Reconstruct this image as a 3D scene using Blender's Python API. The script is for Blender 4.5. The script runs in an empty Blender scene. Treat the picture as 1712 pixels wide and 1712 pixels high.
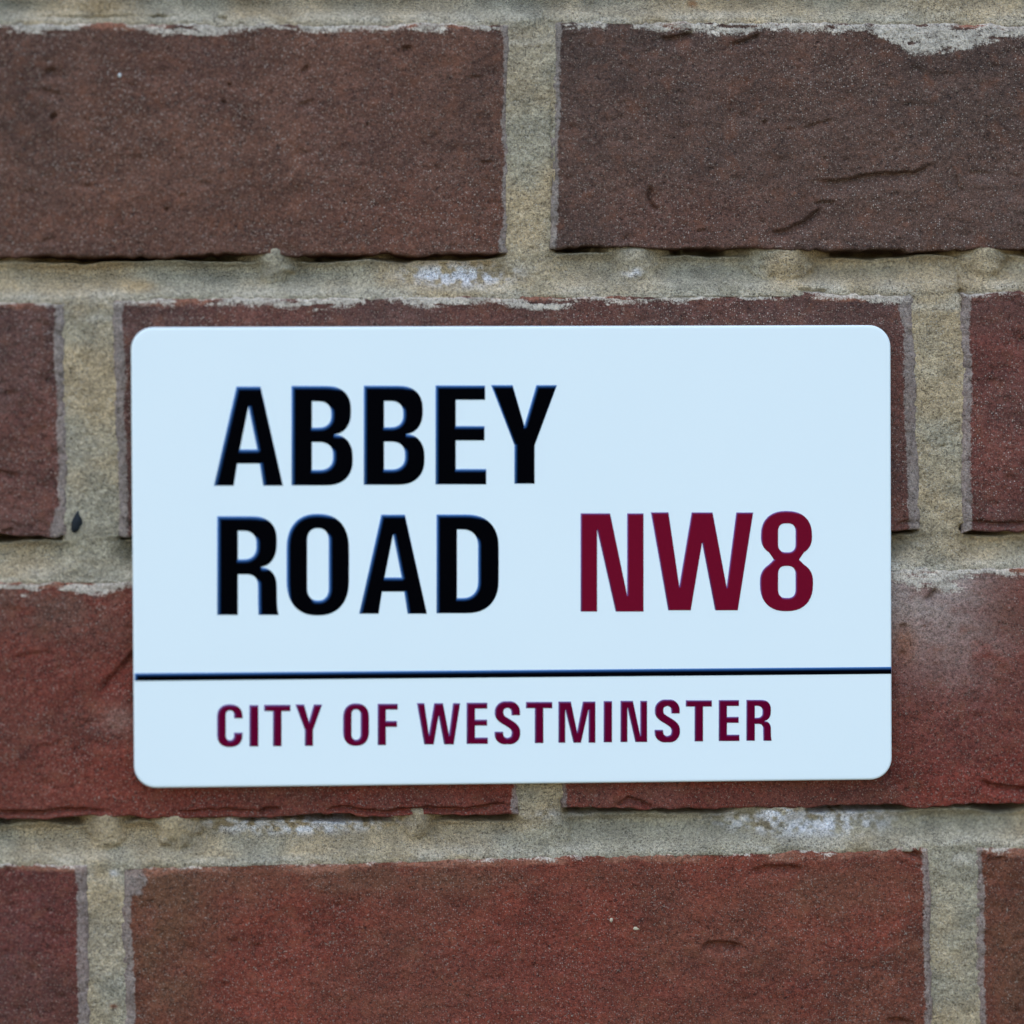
import bpy, math
import numpy as np

# ------------------------------------------------------------------ camera, sky, sun, exposure
S = bpy.context.scene
MM = 0.001
Z0 = 1.5                                    # height of the sign's centre above the pavement (m)
CAM = np.array([-67.45, -996.14, 32.27])    # mm, relative to the sign's centre
YAW, PIT, ROL = [math.radians(a) for a in (3.837, -1.174, -0.288)]
FOC = 1712 * 1000 / 279.0                   # focal length in photo pixels

def cam_axes():
    cy, sy, cp, sp = math.cos(YAW), math.sin(YAW), math.cos(PIT), math.sin(PIT)
    fw = np.array([sy * cp, cy * cp, sp]); ri = np.array([cy, -sy, 0.0]); up = np.cross(ri, fw)
    cr, sr = math.cos(ROL), math.sin(ROL)
    return ri * cr + up * sr, -ri * sr + up * cr, fw
RI, UP, FW = cam_axes()

cd = bpy.data.cameras.new('camera'); cam = bpy.data.objects.new('camera', cd)
S.collection.objects.link(cam); S.camera = cam
from mathutils import Matrix
m3 = Matrix(((RI[0], UP[0], -FW[0]), (RI[1], UP[1], -FW[1]), (RI[2], UP[2], -FW[2])))
cam.matrix_world = Matrix.Translation((CAM[0] * MM, CAM[1] * MM, CAM[2] * MM + Z0)) @ m3.to_4x4()
cd.sensor_fit = 'HORIZONTAL'; cd.sensor_width = 36; cd.lens = 36 * FOC / 1712
cd.clip_start = 0.01; cd.clip_end = 100
cd.dof.use_dof = True; cd.dof.focus_distance = 1.003; cd.dof.aperture_fstop = 2.3

w = bpy.data.worlds.new('World'); S.world = w; w.use_nodes = True
nt = w.node_tree; nt.nodes.clear()
sky = nt.nodes.new('ShaderNodeTexSky'); sky.sky_type = 'NISHITA'; sky.sun_disc = False
SUN_EL, SUN_AZ = 66, 218
sky.sun_elevation = math.radians(SUN_EL); sky.sun_rotation = math.radians(SUN_AZ)
sky.air_density = 1.0; sky.dust_density = 0.2; sky.ozone_density = 1.0
bg = nt.nodes.new('ShaderNodeBackground'); bg.inputs['Strength'].default_value = 0.15
wo = nt.nodes.new('ShaderNodeOutputWorld')
nt.links.new(sky.outputs[0], bg.inputs[0]); nt.links.new(bg.outputs[0], wo.inputs[0])

sd = bpy.data.lights.new('sun', 'SUN'); sd.energy = 0.5; sd.angle = math.radians(50); sd.color = (1.0, 0.95, 0.88)
sun = bpy.data.objects.new('sun', sd); S.collection.objects.link(sun)
from mathutils import Vector
a, e = math.radians(SUN_AZ), math.radians(SUN_EL)
sdir = Vector((math.sin(a) * math.cos(e), math.cos(a) * math.cos(e), math.sin(e)))
sun.location = sdir * 5; sun.rotation_euler = sdir.to_track_quat('Z', 'Y').to_euler()

vs = S.view_settings
vs.view_transform = 'Standard'; vs.look = 'None'; vs.gamma = 1; vs.use_curve_mapping = False; vs.exposure = 1.18

# ------------------------------------------------------------------ helpers
def unproj(px, py, y=0.0):
    """photo pixel -> point (mm) on the vertical plane at depth y, parallel to the wall"""
    px = np.asarray(px, float); py = np.asarray(py, float)
    d = FW + ((px - 856) / FOC)[..., None] * RI - ((py - 856) / FOC)[..., None] * UP
    t = (y - CAM[1]) / d[..., 1]
    return CAM + t[..., None] * d

def sstep(x): x = np.clip(x, 0, 1); return x * x * (3 - 2 * x)
def _h(ix, iy, s):
    n = (ix.astype(np.int64) * 374761393 + iy.astype(np.int64) * 668265263 + s * 1274126177) & 0xFFFFFFFF
    n = ((n ^ (n >> 13)) * 1274126177) & 0xFFFFFFFF
    n = ((n ^ (n >> 15)) * 2246822519) & 0xFFFFFFFF
    return ((n ^ (n >> 16)) & 0xFFFFFF) / float(0xFFFFFF)
def vn(x, y, s=0):
    x, y = np.broadcast_arrays(np.asarray(x, float), np.asarray(y, float))
    fx, fy = np.floor(x), np.floor(y); ix, iy = fx.astype(np.int64), fy.astype(np.int64)
    u, v = x - fx, y - fy; u = u * u * u * (u * (u * 6 - 15) + 10); v = v * v * v * (v * (v * 6 - 15) + 10)
    a_ = _h(ix, iy, s); b_ = _h(ix + 1, iy, s); c_ = _h(ix, iy + 1, s); d_ = _h(ix + 1, iy + 1, s)
    return ((a_ * (1 - u) + b_ * u) * (1 - v) + (c_ * (1 - u) + d_ * u) * v) * 2 - 1
def fbm(x, y, s=0, o=4):
    r = 0; am = 1; t = 0
    for k in range(o):
        r = r + am * vn(x * 2 ** k + 17.3 * k, y * 2 ** k - 9.1 * k, s + 31 * k); t += am; am *= .5
    return r / t * 1.6

def crease(X, Y, pts, depth, wu, wd):
    """depth (mm) of a fold: steep above the line, gentle below it"""
    out = np.zeros_like(X); pts = np.array(pts, float)
    L = np.concatenate([[0], np.cumsum(np.hypot(*(pts[1:] - pts[:-1]).T))])
    best = np.full(X.shape, 1e9); sg = np.zeros_like(X); tt = np.zeros_like(X)
    for i in range(len(pts) - 1):
        a_, b_ = pts[i], pts[i + 1]; d = b_ - a_; l = np.hypot(*d)
        t = np.clip(((X - a_[0]) * d[0] + (Y - a_[1]) * d[1]) / l ** 2, 0, 1)
        ex, ey = X - a_[0] - t * d[0], Y - a_[1] - t * d[1]
        r = np.hypot(ex, ey); nx, ny = -d[1] / l, d[0] / l
        if ny < 0 or (ny == 0 and nx < 0): nx, ny = -nx, -ny
        s_ = ex * nx + ey * ny
        k = r < best
        best = np.where(k, r, best); sg = np.where(k, s_, sg); tt = np.where(k, L[i] + t * l, tt)
    tp = sstep(np.minimum(tt, L[-1] - tt) / (0.25 * L[-1]) + .25)
    up = np.exp(-(best / wu) ** 2); dn = np.exp(-1.5 * best / wd) - .22 * np.exp(-((best - 1.1 * wd) / (.6 * wd)) ** 2) * (wd > 8)
    return depth * tp * np.where(sg < 0, up, dn)

def new_mesh(name, co_mm, quads, tris=(), col=None, res=None, smooth=True, mat=None, origin=None, parent=None):
    me = bpy.data.meshes.new(name)
    co = np.asarray(co_mm, float) * MM; co[:, 2] += Z0
    org = np.array(origin if origin is not None else (co.min(0) + co.max(0)) / 2)
    co = co - org
    quads = np.asarray(quads, np.int64).reshape(-1, 4); tris = np.asarray(tris, np.int64).reshape(-1, 3)
    nl = quads.size + tris.size
    me.vertices.add(len(co)); me.vertices.foreach_set('co', co.astype(np.float32).ravel())
    me.loops.add(nl); me.polygons.add(len(quads) + len(tris))
    me.loops.foreach_set('vertex_index', np.concatenate([quads.ravel(), tris.ravel()]).astype(np.int32))
    st = np.concatenate([np.arange(len(quads)) * 4, quads.size + np.arange(len(tris)) * 3])
    me.polygons.foreach_set('loop_start', st.astype(np.int32))
    me.polygons.foreach_set('loop_total', np.concatenate([np.full(len(quads), 4), np.full(len(tris), 3)]).astype(np.int32))
    me.update(calc_edges=True); me.validate()
    me.polygons.foreach_set('use_smooth', np.full(len(me.polygons), smooth))
    if col is not None:
        at = me.color_attributes.new('tint', 'FLOAT_COLOR', 'POINT')
        c4 = np.ones((len(co), 4), np.float32); c4[:, :col.shape[1]] = col
        at.data.foreach_set('color', c4.ravel())
    if res is not None:
        at = me.color_attributes.new('residue', 'FLOAT_COLOR', 'POINT')
        c4 = np.ones((len(co), 4), np.float32); c4[:, :res.shape[1]] = res
        at.data.foreach_set('color', c4.ravel())
    if mat: me.materials.append(mat)
    o = bpy.data.objects.new(name, me); S.collection.objects.link(o)
    if parent is not None:
        o.parent = parent; o.location = Vector(org) - parent.location
    else:
        o.location = org
    return o

def empty(name, loc, label, cat):
    o = bpy.data.objects.new(name, None); S.collection.objects.link(o); o.location = loc
    o.empty_display_size = 0.05; o['label'] = label; o['category'] = cat
    return o

# ------------------------------------------------------------------ materials
def mat_new(name):
    m = bpy.data.materials.new(name); m.use_nodes = True
    return m, m.node_tree, m.node_tree.nodes['Principled BSDF']
def nd(t, kind, **kw):
    n = t.nodes.new(kind)
    for k, v in kw.items():
        if k in n.inputs.keys(): n.inputs[k].default_value = v
        else: setattr(n, k, v)
    return n
def math_(t, op, a_, b_=None, clamp=False):
    n = t.nodes.new('ShaderNodeMath'); n.operation = op; n.use_clamp = clamp
    for i, v in enumerate((a_, b_)):
        if v is None: continue
        if isinstance(v, (int, float)): n.inputs[i].default_value = v
        else: t.links.new(v, n.inputs[i])
    return n.outputs[0]
def mixc(t, fac, c1, c2, mode='MIX'):
    n = t.nodes.new('ShaderNodeMix'); n.data_type = 'RGBA'; n.blend_type = mode
    for sock, v in ((n.inputs[0], fac), (n.inputs[6], c1), (n.inputs[7], c2)):
        if isinstance(v, (int, float)): sock.default_value = v
        elif isinstance(v, tuple): sock.default_value = v
        else: t.links.new(v, sock)
    return n.outputs[2]
def ramp(t, v, lo, hi):
    n = t.nodes.new('ShaderNodeMapRange'); n.interpolation_type = 'SMOOTHSTEP'
    t.links.new(v, n.inputs[0]); n.inputs[1].default_value = lo; n.inputs[2].default_value = hi
    return n.outputs[0]
def noise(t, pos, scale, detail=3, rough=.6):
    n = nd(t, 'ShaderNodeTexNoise', Scale=scale, Detail=detail, Roughness=rough); t.links.new(pos, n.inputs['Vector']); return n.outputs['Fac']
def voro(t, pos, scale):
    n = nd(t, 'ShaderNodeTexVoronoi', Scale=scale); t.links.new(pos, n.inputs['Vector']); return n

def brick_material():
    m, t, p = mat_new('fired_brick')
    g = t.nodes.new('ShaderNodeNewGeometry'); pos = g.outputs['Position']
    at = nd(t, 'ShaderNodeVertexColor', layer_name='tint'); col = at.outputs['Color']
    n1 = noise(t, pos, 900, 4, .7); n2 = noise(t, pos, 2600, 2, .6); n3 = noise(t, pos, 160, 3, .6)
    k = math_(t, 'ADD', math_(t, 'MULTIPLY', n1, 1.1), math_(t, 'MULTIPLY', n2, 1.0))     # about 1.05
    k = math_(t, 'ADD', math_(t, 'MULTIPLY', math_(t, 'SUBTRACT', k, 1.05), 2.0), .86)
    k = math_(t, 'MAXIMUM', k, .25)
    kc = nd(t, 'ShaderNodeCombineColor')
    for i in range(3): t.links.new(k, kc.inputs[i])
    c = mixc(t, 1.0, col, kc.outputs[0], 'MULTIPLY')
    # warm and grey blotches of the fired face
    c = mixc(t, math_(t, 'MULTIPLY', ramp(t, n3, .5, .75), .35), c, (.24, .085, .04, 1))
    # sand grains: pale, rust and black
    g1 = noise(t, pos, 2300, 1, .5); g2 = noise(t, pos, 1150, 2, .6); g3 = noise(t, pos, 420, 3, .65); g4 = noise(t, pos, 620, 2, .6)
    pale = math_(t, 'ADD', math_(t, 'MULTIPLY', ramp(t, g1, .60, .76), .50), math_(t, 'MULTIPLY', ramp(t, g2, .62, .74), .30), True)
    c = mixc(t, pale, c, (.42, .33, .25, 1))
    rust = math_(t, 'MULTIPLY', ramp(t, g3, .64, .76), .45)
    c = mixc(t, rust, c, (.26, .085, .035, 1))
    dark = math_(t, 'MULTIPLY', ramp(t, g4, .34, .22), .7)
    c = mixc(t, dark, c, (.03, .018, .016, 1))
    vp = voro(t, pos, 1750); vs2 = nd(t, 'ShaderNodeSeparateColor'); t.links.new(vp.outputs['Color'], vs2.inputs[0])
    ra = nd(t, 'ShaderNodeVertexColor', layer_name='residue')
    pin = math_(t, 'MULTIPLY', math_(t, 'MULTIPLY', ra.outputs['Alpha'], ramp(t, vp.outputs['Distance'], .42, .12)), math_(t, 'MULTIPLY', ramp(t, vs2.outputs[0], .62, .98), .8))
    c = mixc(t, pin, c, (.52, .43, .35, 1))
    rs = nd(t, 'ShaderNodeSeparateColor'); t.links.new(ra.outputs['Color'], rs.inputs[0])
    fn = math_(t, 'SUBTRACT', math_(t, 'ADD', math_(t, 'MULTIPLY', n1, 1.7), math_(t, 'ADD', math_(t, 'MULTIPLY', n2, 1.5), math_(t, 'MULTIPLY', g2, 1.0))), 2.1)
    gk = math_(t, 'MULTIPLY', rs.outputs[2], math_(t, 'ADD', 1.0, math_(t, 'MULTIPLY', fn, 1.1)))
    gc = nd(t, 'ShaderNodeCombineColor')
    for i in range(3): t.links.new(gk, gc.inputs[i])
    f1 = math_(t, 'MULTIPLY', ramp(t, math_(t, 'ADD', rs.outputs[0], math_(t, 'MULTIPLY', fn, ramp(t, rs.outputs[0], .02, .35))), .12, .9), .84)
    c = mixc(t, f1, c, mixc(t, 1.0, gc.outputs[0], (.54, .465, .365, 1), 'MULTIPLY'))
    f2 = math_(t, 'MULTIPLY', ramp(t, math_(t, 'ADD', rs.outputs[1], math_(t, 'MULTIPLY', fn, ramp(t, rs.outputs[1], .02, .35))), .12, .9), .66)
    c = mixc(t, f2, c, mixc(t, 1.0, gc.outputs[0], (.30, .25, .205, 1), 'MULTIPLY'))
    t.links.new(c, p.inputs['Base Color'])
    p.inputs['Roughness'].default_value = .72; p.inputs['Specular IOR Level'].default_value = .2
    h = math_(t, 'ADD', math_(t, 'MULTIPLY', n1, .5), math_(t, 'ADD', math_(t, 'MULTIPLY', n2, .35), math_(t, 'MULTIPLY', pale, .25)))
    h = math_(t, 'SUBTRACT', h, math_(t, 'MULTIPLY', dark, .6))
    b = nd(t, 'ShaderNodeBump', Strength=1, Distance=.0009); t.links.new(h, b.inputs['Height']); t.links.new(b.outputs[0], p.inputs['Normal'])
    return m

def mortar_material():
    m, t, p = mat_new('sandy_mortar')
    g = t.nodes.new('ShaderNodeNewGeometry'); pos = g.outputs['Position']
    at = nd(t, 'ShaderNodeVertexColor', layer_name='tint'); col = at.outputs['Color']
    n1 = noise(t, pos, 1300, 4, .7); n2 = noise(t, pos, 3000, 2, .6)
    k = math_(t, 'ADD', n1, math_(t, 'MULTIPLY', n2, .9))
    k = math_(t, 'ADD', math_(t, 'MULTIPLY', math_(t, 'SUBTRACT', k, .95), 2.4), 1.0); k = math_(t, 'MAXIMUM', k, .25)
    kc = nd(t, 'ShaderNodeCombineColor')
    for i in range(3): t.links.new(k, kc.inputs[i])
    c = mixc(t, 1.0, col, kc.outputs[0], 'MULTIPLY')
    v1 = voro(t, pos, 1900); sp = nd(t, 'ShaderNodeSeparateColor'); t.links.new(v1.outputs['Color'], sp.inputs[0])
    near = ramp(t, v1.outputs['Distance'], .5, .25)
    dk = math_(t, 'MULTIPLY', math_(t, 'MULTIPLY', near, ramp(t, sp.outputs[0], .68, .95)), .75)
    c = mixc(t, dk, c, (.10, .075, .05, 1))
    lt = math_(t, 'MULTIPLY', math_(t, 'MULTIPLY', near, ramp(t, sp.outputs[1], .7, .95)), .6)
    c = mixc(t, lt, c, (.62, .54, .42, 1))
    t.links.new(c, p.inputs['Base Color'])
    p.inputs['Roughness'].default_value = .85; p.inputs['Specular IOR Level'].default_value = .25
    h = math_(t, 'ADD', math_(t, 'MULTIPLY', n1, .7), math_(t, 'SUBTRACT', math_(t, 'MULTIPLY', n2, .4), math_(t, 'MULTIPLY', dk, .4)))
    b = nd(t, 'ShaderNodeBump', Strength=1, Distance=.0011); t.links.new(h, b.inputs['Height']); t.links.new(b.outputs[0], p.inputs['Normal'])
    return m

def plate_material():
    m, t, p = mat_new('white_enamel')
    g = t.nodes.new('ShaderNodeNewGeometry'); pos = g.outputs['Position']
    n = noise(t, pos, 25, 3, .5); n2 = noise(t, pos, 2200, 2, .5)
    c = mixc(t, math_(t, 'MULTIPLY', ramp(t, n, .3, .7), .5), (.80, .865, .835, 1), (.78, .85, .825, 1))
    v = voro(t, pos, 75); s = nd(t, 'ShaderNodeSeparateColor'); t.links.new(v.outputs['Color'], s.inputs[0])
    sp = math_(t, 'MULTIPLY', math_(t, 'MULTIPLY', ramp(t, v.outputs['Distance'], .03, .012), ramp(t, s.outputs[0], .72, .8)), .45)
    c = mixc(t, sp, c, (.25, .22, .2, 1))
    t.links.new(c, p.inputs['Base Color'])
    p.inputs['Roughness'].default_value = .42; p.inputs['Specular IOR Level'].default_value = .3
    b = nd(t, 'ShaderNodeBump', Strength=.25, Distance=.00005); t.links.new(n2, b.inputs['Height']); t.links.new(b.outputs[0], p.inputs['Normal'])
    return m

def ink(name, rough, ior):
    m, t, p = mat_new(name)
    g = t.nodes.new('ShaderNodeNewGeometry'); n = noise(t, g.outputs['Position'], 1800, 3, .6)
    at = nd(t, 'ShaderNodeVertexColor', layer_name='tint')
    c = mixc(t, math_(t, 'MULTIPLY', n, .5), at.outputs['Color'], mixc(t, 1.0, at.outputs['Color'], (1.5, 1.5, 1.5, 1), 'MULTIPLY'))
    t.links.new(c, p.inputs['Base Color'])
    p.inputs['Roughness'].default_value = rough; p.inputs['IOR'].default_value = ior
    return m

M_BRICK, M_MORTAR, M_PLATE = brick_material(), mortar_material(), plate_material()
M_INK = ink('letter_enamel', .35, 1.045)
M_BLACK = (M_INK, (.0006, .0007, .0015), (.13, .28, .54))       # face, then edge colour with the blurred light fringe painted in
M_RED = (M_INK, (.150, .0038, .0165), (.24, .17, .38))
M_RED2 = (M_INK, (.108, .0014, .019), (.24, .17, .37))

# ------------------------------------------------------------------ the wall: rows, in photo pixels on the wall plane
# brick: (row, x-left at top/bottom, x-right at top/bottom, y-top at left/right, y-bottom at left/right, colours)
DK = ((0.146, 0.064, 0.039), (0.120, 0.056, 0.036))     # brown grey
DR = ((.148, .055, .038), (.120, .054, .040))     # brown red
RD = ((0.198, 0.035, 0.019), (0.158, 0.043, 0.026))     # red
RB = ((0.206, 0.043, 0.023), (0.172, 0.051, 0.027))
BR = ((0.1452, 0.0529, 0.0248), (0.1595, 0.0421, 0.0224))
P = 1402                                          # brick plus joint
def B(row, xl, xr, yt, yb, cols, **k): return dict(row=row, xl=xl, xr=xr, yt=yt, yb=yb, cols=cols, **k)
bricks = [
 B(1, (-472, -474), (854, 851), (37, 38), (431, 424), DK, key='1A'),
 B(1, (926, 920), (2245, 2243), (34, 40), (414, 422), ((.122, .062, .042), (.100, .055, .039)), key='1B'),
 B(2, (-1215, -1212), (109, 114), (497, 503), (900, 895), DR, key='2A'),
 B(2, (188, 196), (1530, 1541), (499, 487), (894, 884), DR, key='2B'),
 B(2, (1607, 1610), (2930, 2932), (485, 482), (888, 885), ((.160, .046, .032), (.132, .050, .036)), key='2C'),
 B(3, (-452, -449), (866, 870), (976, 960), (1372, 1361), RD, key='3A'),
 B(3, (935, 938), (2258, 2262), (958, 940), (1352, 1343), RD, key='3B'),
 B(4, (-1190, -1186), (147, 153), (1430, 1447), (1838, 1834), ((0.1540, 0.0363, 0.0240), (0.1265, 0.0412, 0.0264)), key='4A'),
 B(4, (201, 211), (1556, 1562), (1447, 1416), (1832, 1812), RB, key='4B'),
 B(4, (1630, 1636), (2960, 2966), (1414, 1410), (1812, 1806), BR, key='4C'),
]
# one course above and below and one brick either side, so that the wall goes on past the frame
extra = [
 B(0, (-1195, -1195), (122, 120), (-425, -425), (-33, -33), DR), B(0, (210, 210), (1525, 1525), (-425, -425), (-33, -35), DK),
 B(0, (1612, 1612), (2930, 2930), (-425, -425), (-35, -38), RD),
 B(1, (-1874, -1876), (-556, -558), (35, 37), (432, 431), DR), B(1, (2330, 2330), (2936, 2936), (40, 42), (422, 424), RD),
 B(3, (-1860, -1860), (-536, -534), (985, 978), (1380, 1373), DK), B(3, (2345, 2345), (2940, 2940), (940, 934), (1342, 1336), DR),
 B(5, (-1850, -1850), (-520, -520), (1914, 1908), (2312, 2304), DR), B(5, (-440, -440), (884, 886), (1908, 1896), (2304, 2290), RD),
 B(5, (968, 968), (2290, 2292), (1896, 1880), (2290, 2272), DK), B(5, (2372, 2372), (2960, 2960), (1880, 1874), (2272, 2264), RB),
 B(2, (-1880, -1880), (-1300, -1300), (492, 497), (902, 900), RD), B(4, (-1880, -1880), (-1276, -1276), (1440, 1436), (1844, 1840), DK),
 B(0, (-1880, -1880), (-1280, -1280), (-425, -425), (-33, -33), RB),
]
def lin(p, t): return p[0] + (p[1] - p[0]) * t

CRE = {
 '1B': [([(1368, 302), (1400, 304), (1440, 294), (1480, 291), (1530, 289), (1557, 275)], 1.3, 5, 26),
        ([(1288, 390), (1318, 384), (1345, 371), (1374, 348)], 1.2, 5, 20), ([(1362, 342), (1380, 338), (1398, 338)], .8, 4, 10),
        ([(1088, 312), (1085, 330), (1092, 344), (1102, 352)], 1.1, 6, 9), ([(1105, 66), (1135, 62), (1160, 53)], 1.3, 6, 22),
        ([(1222, 76), (1245, 68), (1272, 57)], .9, 5, 16), ([(1340, 214), (1365, 208), (1394, 200)], .5, 5, 16),
        ([(1598, 290), (1602, 312), (1612, 320)], .5, 7, 20), ([(1620, 288), (1655, 290)], .5, 4, 14), ([(1275, 204), (1281, 203)], .8, 5, 7),
        ([(1165, 388), (1180, 384)], .5, 4, 9), ([(1378, 264), (1381, 266)], .8, 4, 5), ([(1520, 110), (1560, 128), (1600, 124)], .4, 10, 30)],
 '1A': [([(76, 122), (92, 116)], .9, 8, 16), ([(70, 150), (104, 158)], .6, 5, 14), ([(84, 200), (95, 192)], 1.2, 7, 9),
        ([(503, 122), (515, 108)], .9, 4, 10), ([(500, 175), (524, 170)], .7, 5, 12), ([(376, 175), (374, 168)], .9, 4, 5),
        ([(672, 82), (688, 80)], 1.0, 5, 8), ([(806, 271), (824, 270)], .7, 3, 6), ([(380, 142), (388, 141)], .7, 4, 5),
        ([(615, 206), (613, 210)], .8, 4, 5), ([(200, 360), (202, 362)], .6, 4, 6), ([(300, 328), (312, 324)], .5, 5, 9),
        ([(780, 130), (806, 128)], .4, 5, 10), ([(276, 352), (281, 349)], .9, 4, 5), ([(70, 404), (90, 398)], .4, 5, 12)],
 '2A': [([(-30, 786), (8, 791), (30, 798)], .9, 5, 16), ([(2, 893), (22, 884)], .8, 5, 8)],
 '2B': [([(212, 872), (250, 874)], .7, 4, 10), ([(1500, 874), (1526, 870)], .8, 4, 8)],
 '2C': [([(1622, 873), (1670, 875), (1740, 874)], 1.0, 5, 9)],
 '3A': [([(168, 1160), (180, 1140), (205, 1116), (232, 1085)], 1.0, 10, 26), ([(-60, 1356), (40, 1357), (110, 1354), (175, 1358)], 1.2, 5, 9),
        ([(300, 1356), (370, 1352), (440, 1354)], .9, 4, 8), ([(432, 1356), (450, 1348), (470, 1352)], 1.3, 5, 9), ([(545, 1358), (570, 1352), (640, 1354)], 1.1, 5, 8),
        ([(620, 1356), (700, 1352), (770, 1353), (830, 1344), (852, 1345)], 1.3, 5, 10), ([(60, 1250), (90, 1246)], .3, 8, 18), ([(20, 1100), (70, 1092)], .3, 8, 22)],
 '3B': [([(1548, 1004), (1556, 998), (1566, 984)], 1.2, 7, 16), ([(1504, 1048), (1516, 1044)], .9, 6, 10), ([(1640, 1306), (1665, 1316), (1730, 1320)], 1.3, 5, 16),
        ([(1030, 1348), (1050, 1336), (1072, 1337), (1090, 1348)], 1.2, 6, 9), ([(1500, 1100), (1512, 1090)], .6, 8, 12)],
 '4B': [([(1172, 1586), (1186, 1577), (1205, 1576), (1242, 1581)], 1.4, 6, 20), ([(1256, 1458), (1280, 1451), (1306, 1450), (1345, 1453)], 1.0, 6, 18),
        ([(1508, 1424), (1528, 1430), (1546, 1434)], 1.4, 7, 9), ([(1482, 1706), (1502, 1704), (1526, 1712)], 1.2, 5, 14),
        ([(230, 1520), (260, 1508)], .25, 10, 20), ([(800, 1640), (850, 1632)], .25, 10, 22), ([(420, 1580), (440, 1584)], .35, 8, 14)],
 '4C': [([(1650, 1440), (1680, 1434)], .4, 6, 12)],
}
# mortar residue on brick faces: extra reach (px) of the smear below the top edge: (x, half width, extra)
TOPS = {
 '1A': (9, [(300, 60, 6), (345, 40, 5), (60, 50, 3), (760, 40, 3)]), '1B': (10, [(1570, 85, 36), (1200, 50, 5), (1450, 160, 3), (1690, 40, 5)]),
 '2A': (5, []), '2B': (7, [(900, 50, 18), (520, 60, 8), (760, 80, 5), (1160, 40, 4), (1480, 40, 7)]), '2C': (3, []),
 '3A': (9, [(60, 60, 4), (150, 50, 8), (20, 30, 6)]), '3B': (9, [(1560, 60, 18), (1600, 25, 10)]),
 '4A': (-1, []), '4B': (-2, [(925, 50, 9), (1250, 60, 7), (1360, 40, 7), (260, 40, 3)]), '4C': (-1, [(1670, 20, 8)]),
}
SIDES = {'1A': (0, 11), '1B': (12, 0), '2A': (0, 16), '2B': (18, 22), '2C': (15, 0), '3A': (0, 12), '3B': (8, 0), '4A': (0, 20), '4B': (18, 13), '4C': (13, 0)}
CORN = {'4B': [(222, 1472, 26, 34)], '2A': [(100, 880, 16, 34)], '1A': [(844, 412, 12, 30)], '4A': [(142, 1462, 18, 30)], '2B': [(1520, 520, 18, 50)], '3B': []}
# stains: (x, y, rx, ry, colour, strength)
STAIN = {
 '1A': [(330, 120, 90, 60, (0.118, 0.052, 0.037), .5), (700, 360, 180, 80, (0.186, 0.069, 0.041), .6), (200, 380, 300, 50, (0.167, 0.065, 0.038), .5), (600, 200, 120, 90, (0.167, 0.073, 0.050), .4)],
 '1B': [(1500, 250, 250, 130, (0.118, 0.065, 0.044), .5), (1150, 370, 160, 60, (0.147, 0.058, 0.038), .5), (1660, 330, 60, 50, (0.157, 0.095, 0.074), .4)],
 '2C': [(1660, 760, 50, 50, (0.235, 0.077, 0.052), .5)],
 '3A': [(60, 1010, 190, 60, (0.157, 0.073, 0.048), .8), (195, 1205, 30, 26, (0.333, 0.172, 0.126), .6), (120, 1320, 260, 60, (0.206, 0.047, 0.027), .7), (40, 1120, 120, 60, (0.186, 0.043, 0.026), .5), (700, 1335, 150, 26, (0.196, 0.065, 0.044), .5)],
 '3B': [(1560, 1000, 110, 70, (.46, .36, .30), 1.0), (1590, 1080, 95, 80, (.34, .23, .185), .8), (1530, 1030, 50, 60, (.36, .26, .21), .6), (1512, 1075, 22, 30, (.28, .10, .04), .7), (1690, 1020, 60, 60, (.14, .052, .032), .7), (1080, 1330, 120, 26, (.2, .075, .052), .6), (1600, 1200, 160, 120, (.19, .04, .028), .5)],
 '4A': [(30, 1600, 90, 140, (0.142, 0.047, 0.037), .6)],
 '4B': [(280, 1560, 60, 160, (0.152, 0.065, 0.030), .8), (600, 1470, 330, 26, (0.162, 0.069, 0.036), .7), (1400, 1490, 140, 50, (0.167, 0.065, 0.033), .6), (900, 1650, 400, 90, (0.191, 0.045, 0.027), .6)],
 '4C': [(1690, 1600, 50, 120, (0.137, 0.062, 0.030), .6)],
}

def axis(n0, n1, lo, hi, fine, edge, coarse):
    """sample positions from n0 to n1: dense at both ends and inside [lo, hi], coarse outside the view"""
    p = [n0]; x = n0
    while x < n1:
        e_ = min(x - n0, n1 - x)
        s_ = edge if e_ < 24 else fine
        if (x < lo or x > hi): s_ = coarse if e_ > 24 else 4
        x += s_; p.append(min(x, n1))
    p = np.array(p)
    if p[-1] - p[-2] < .6: p = np.delete(p, -2)
    return p

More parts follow.
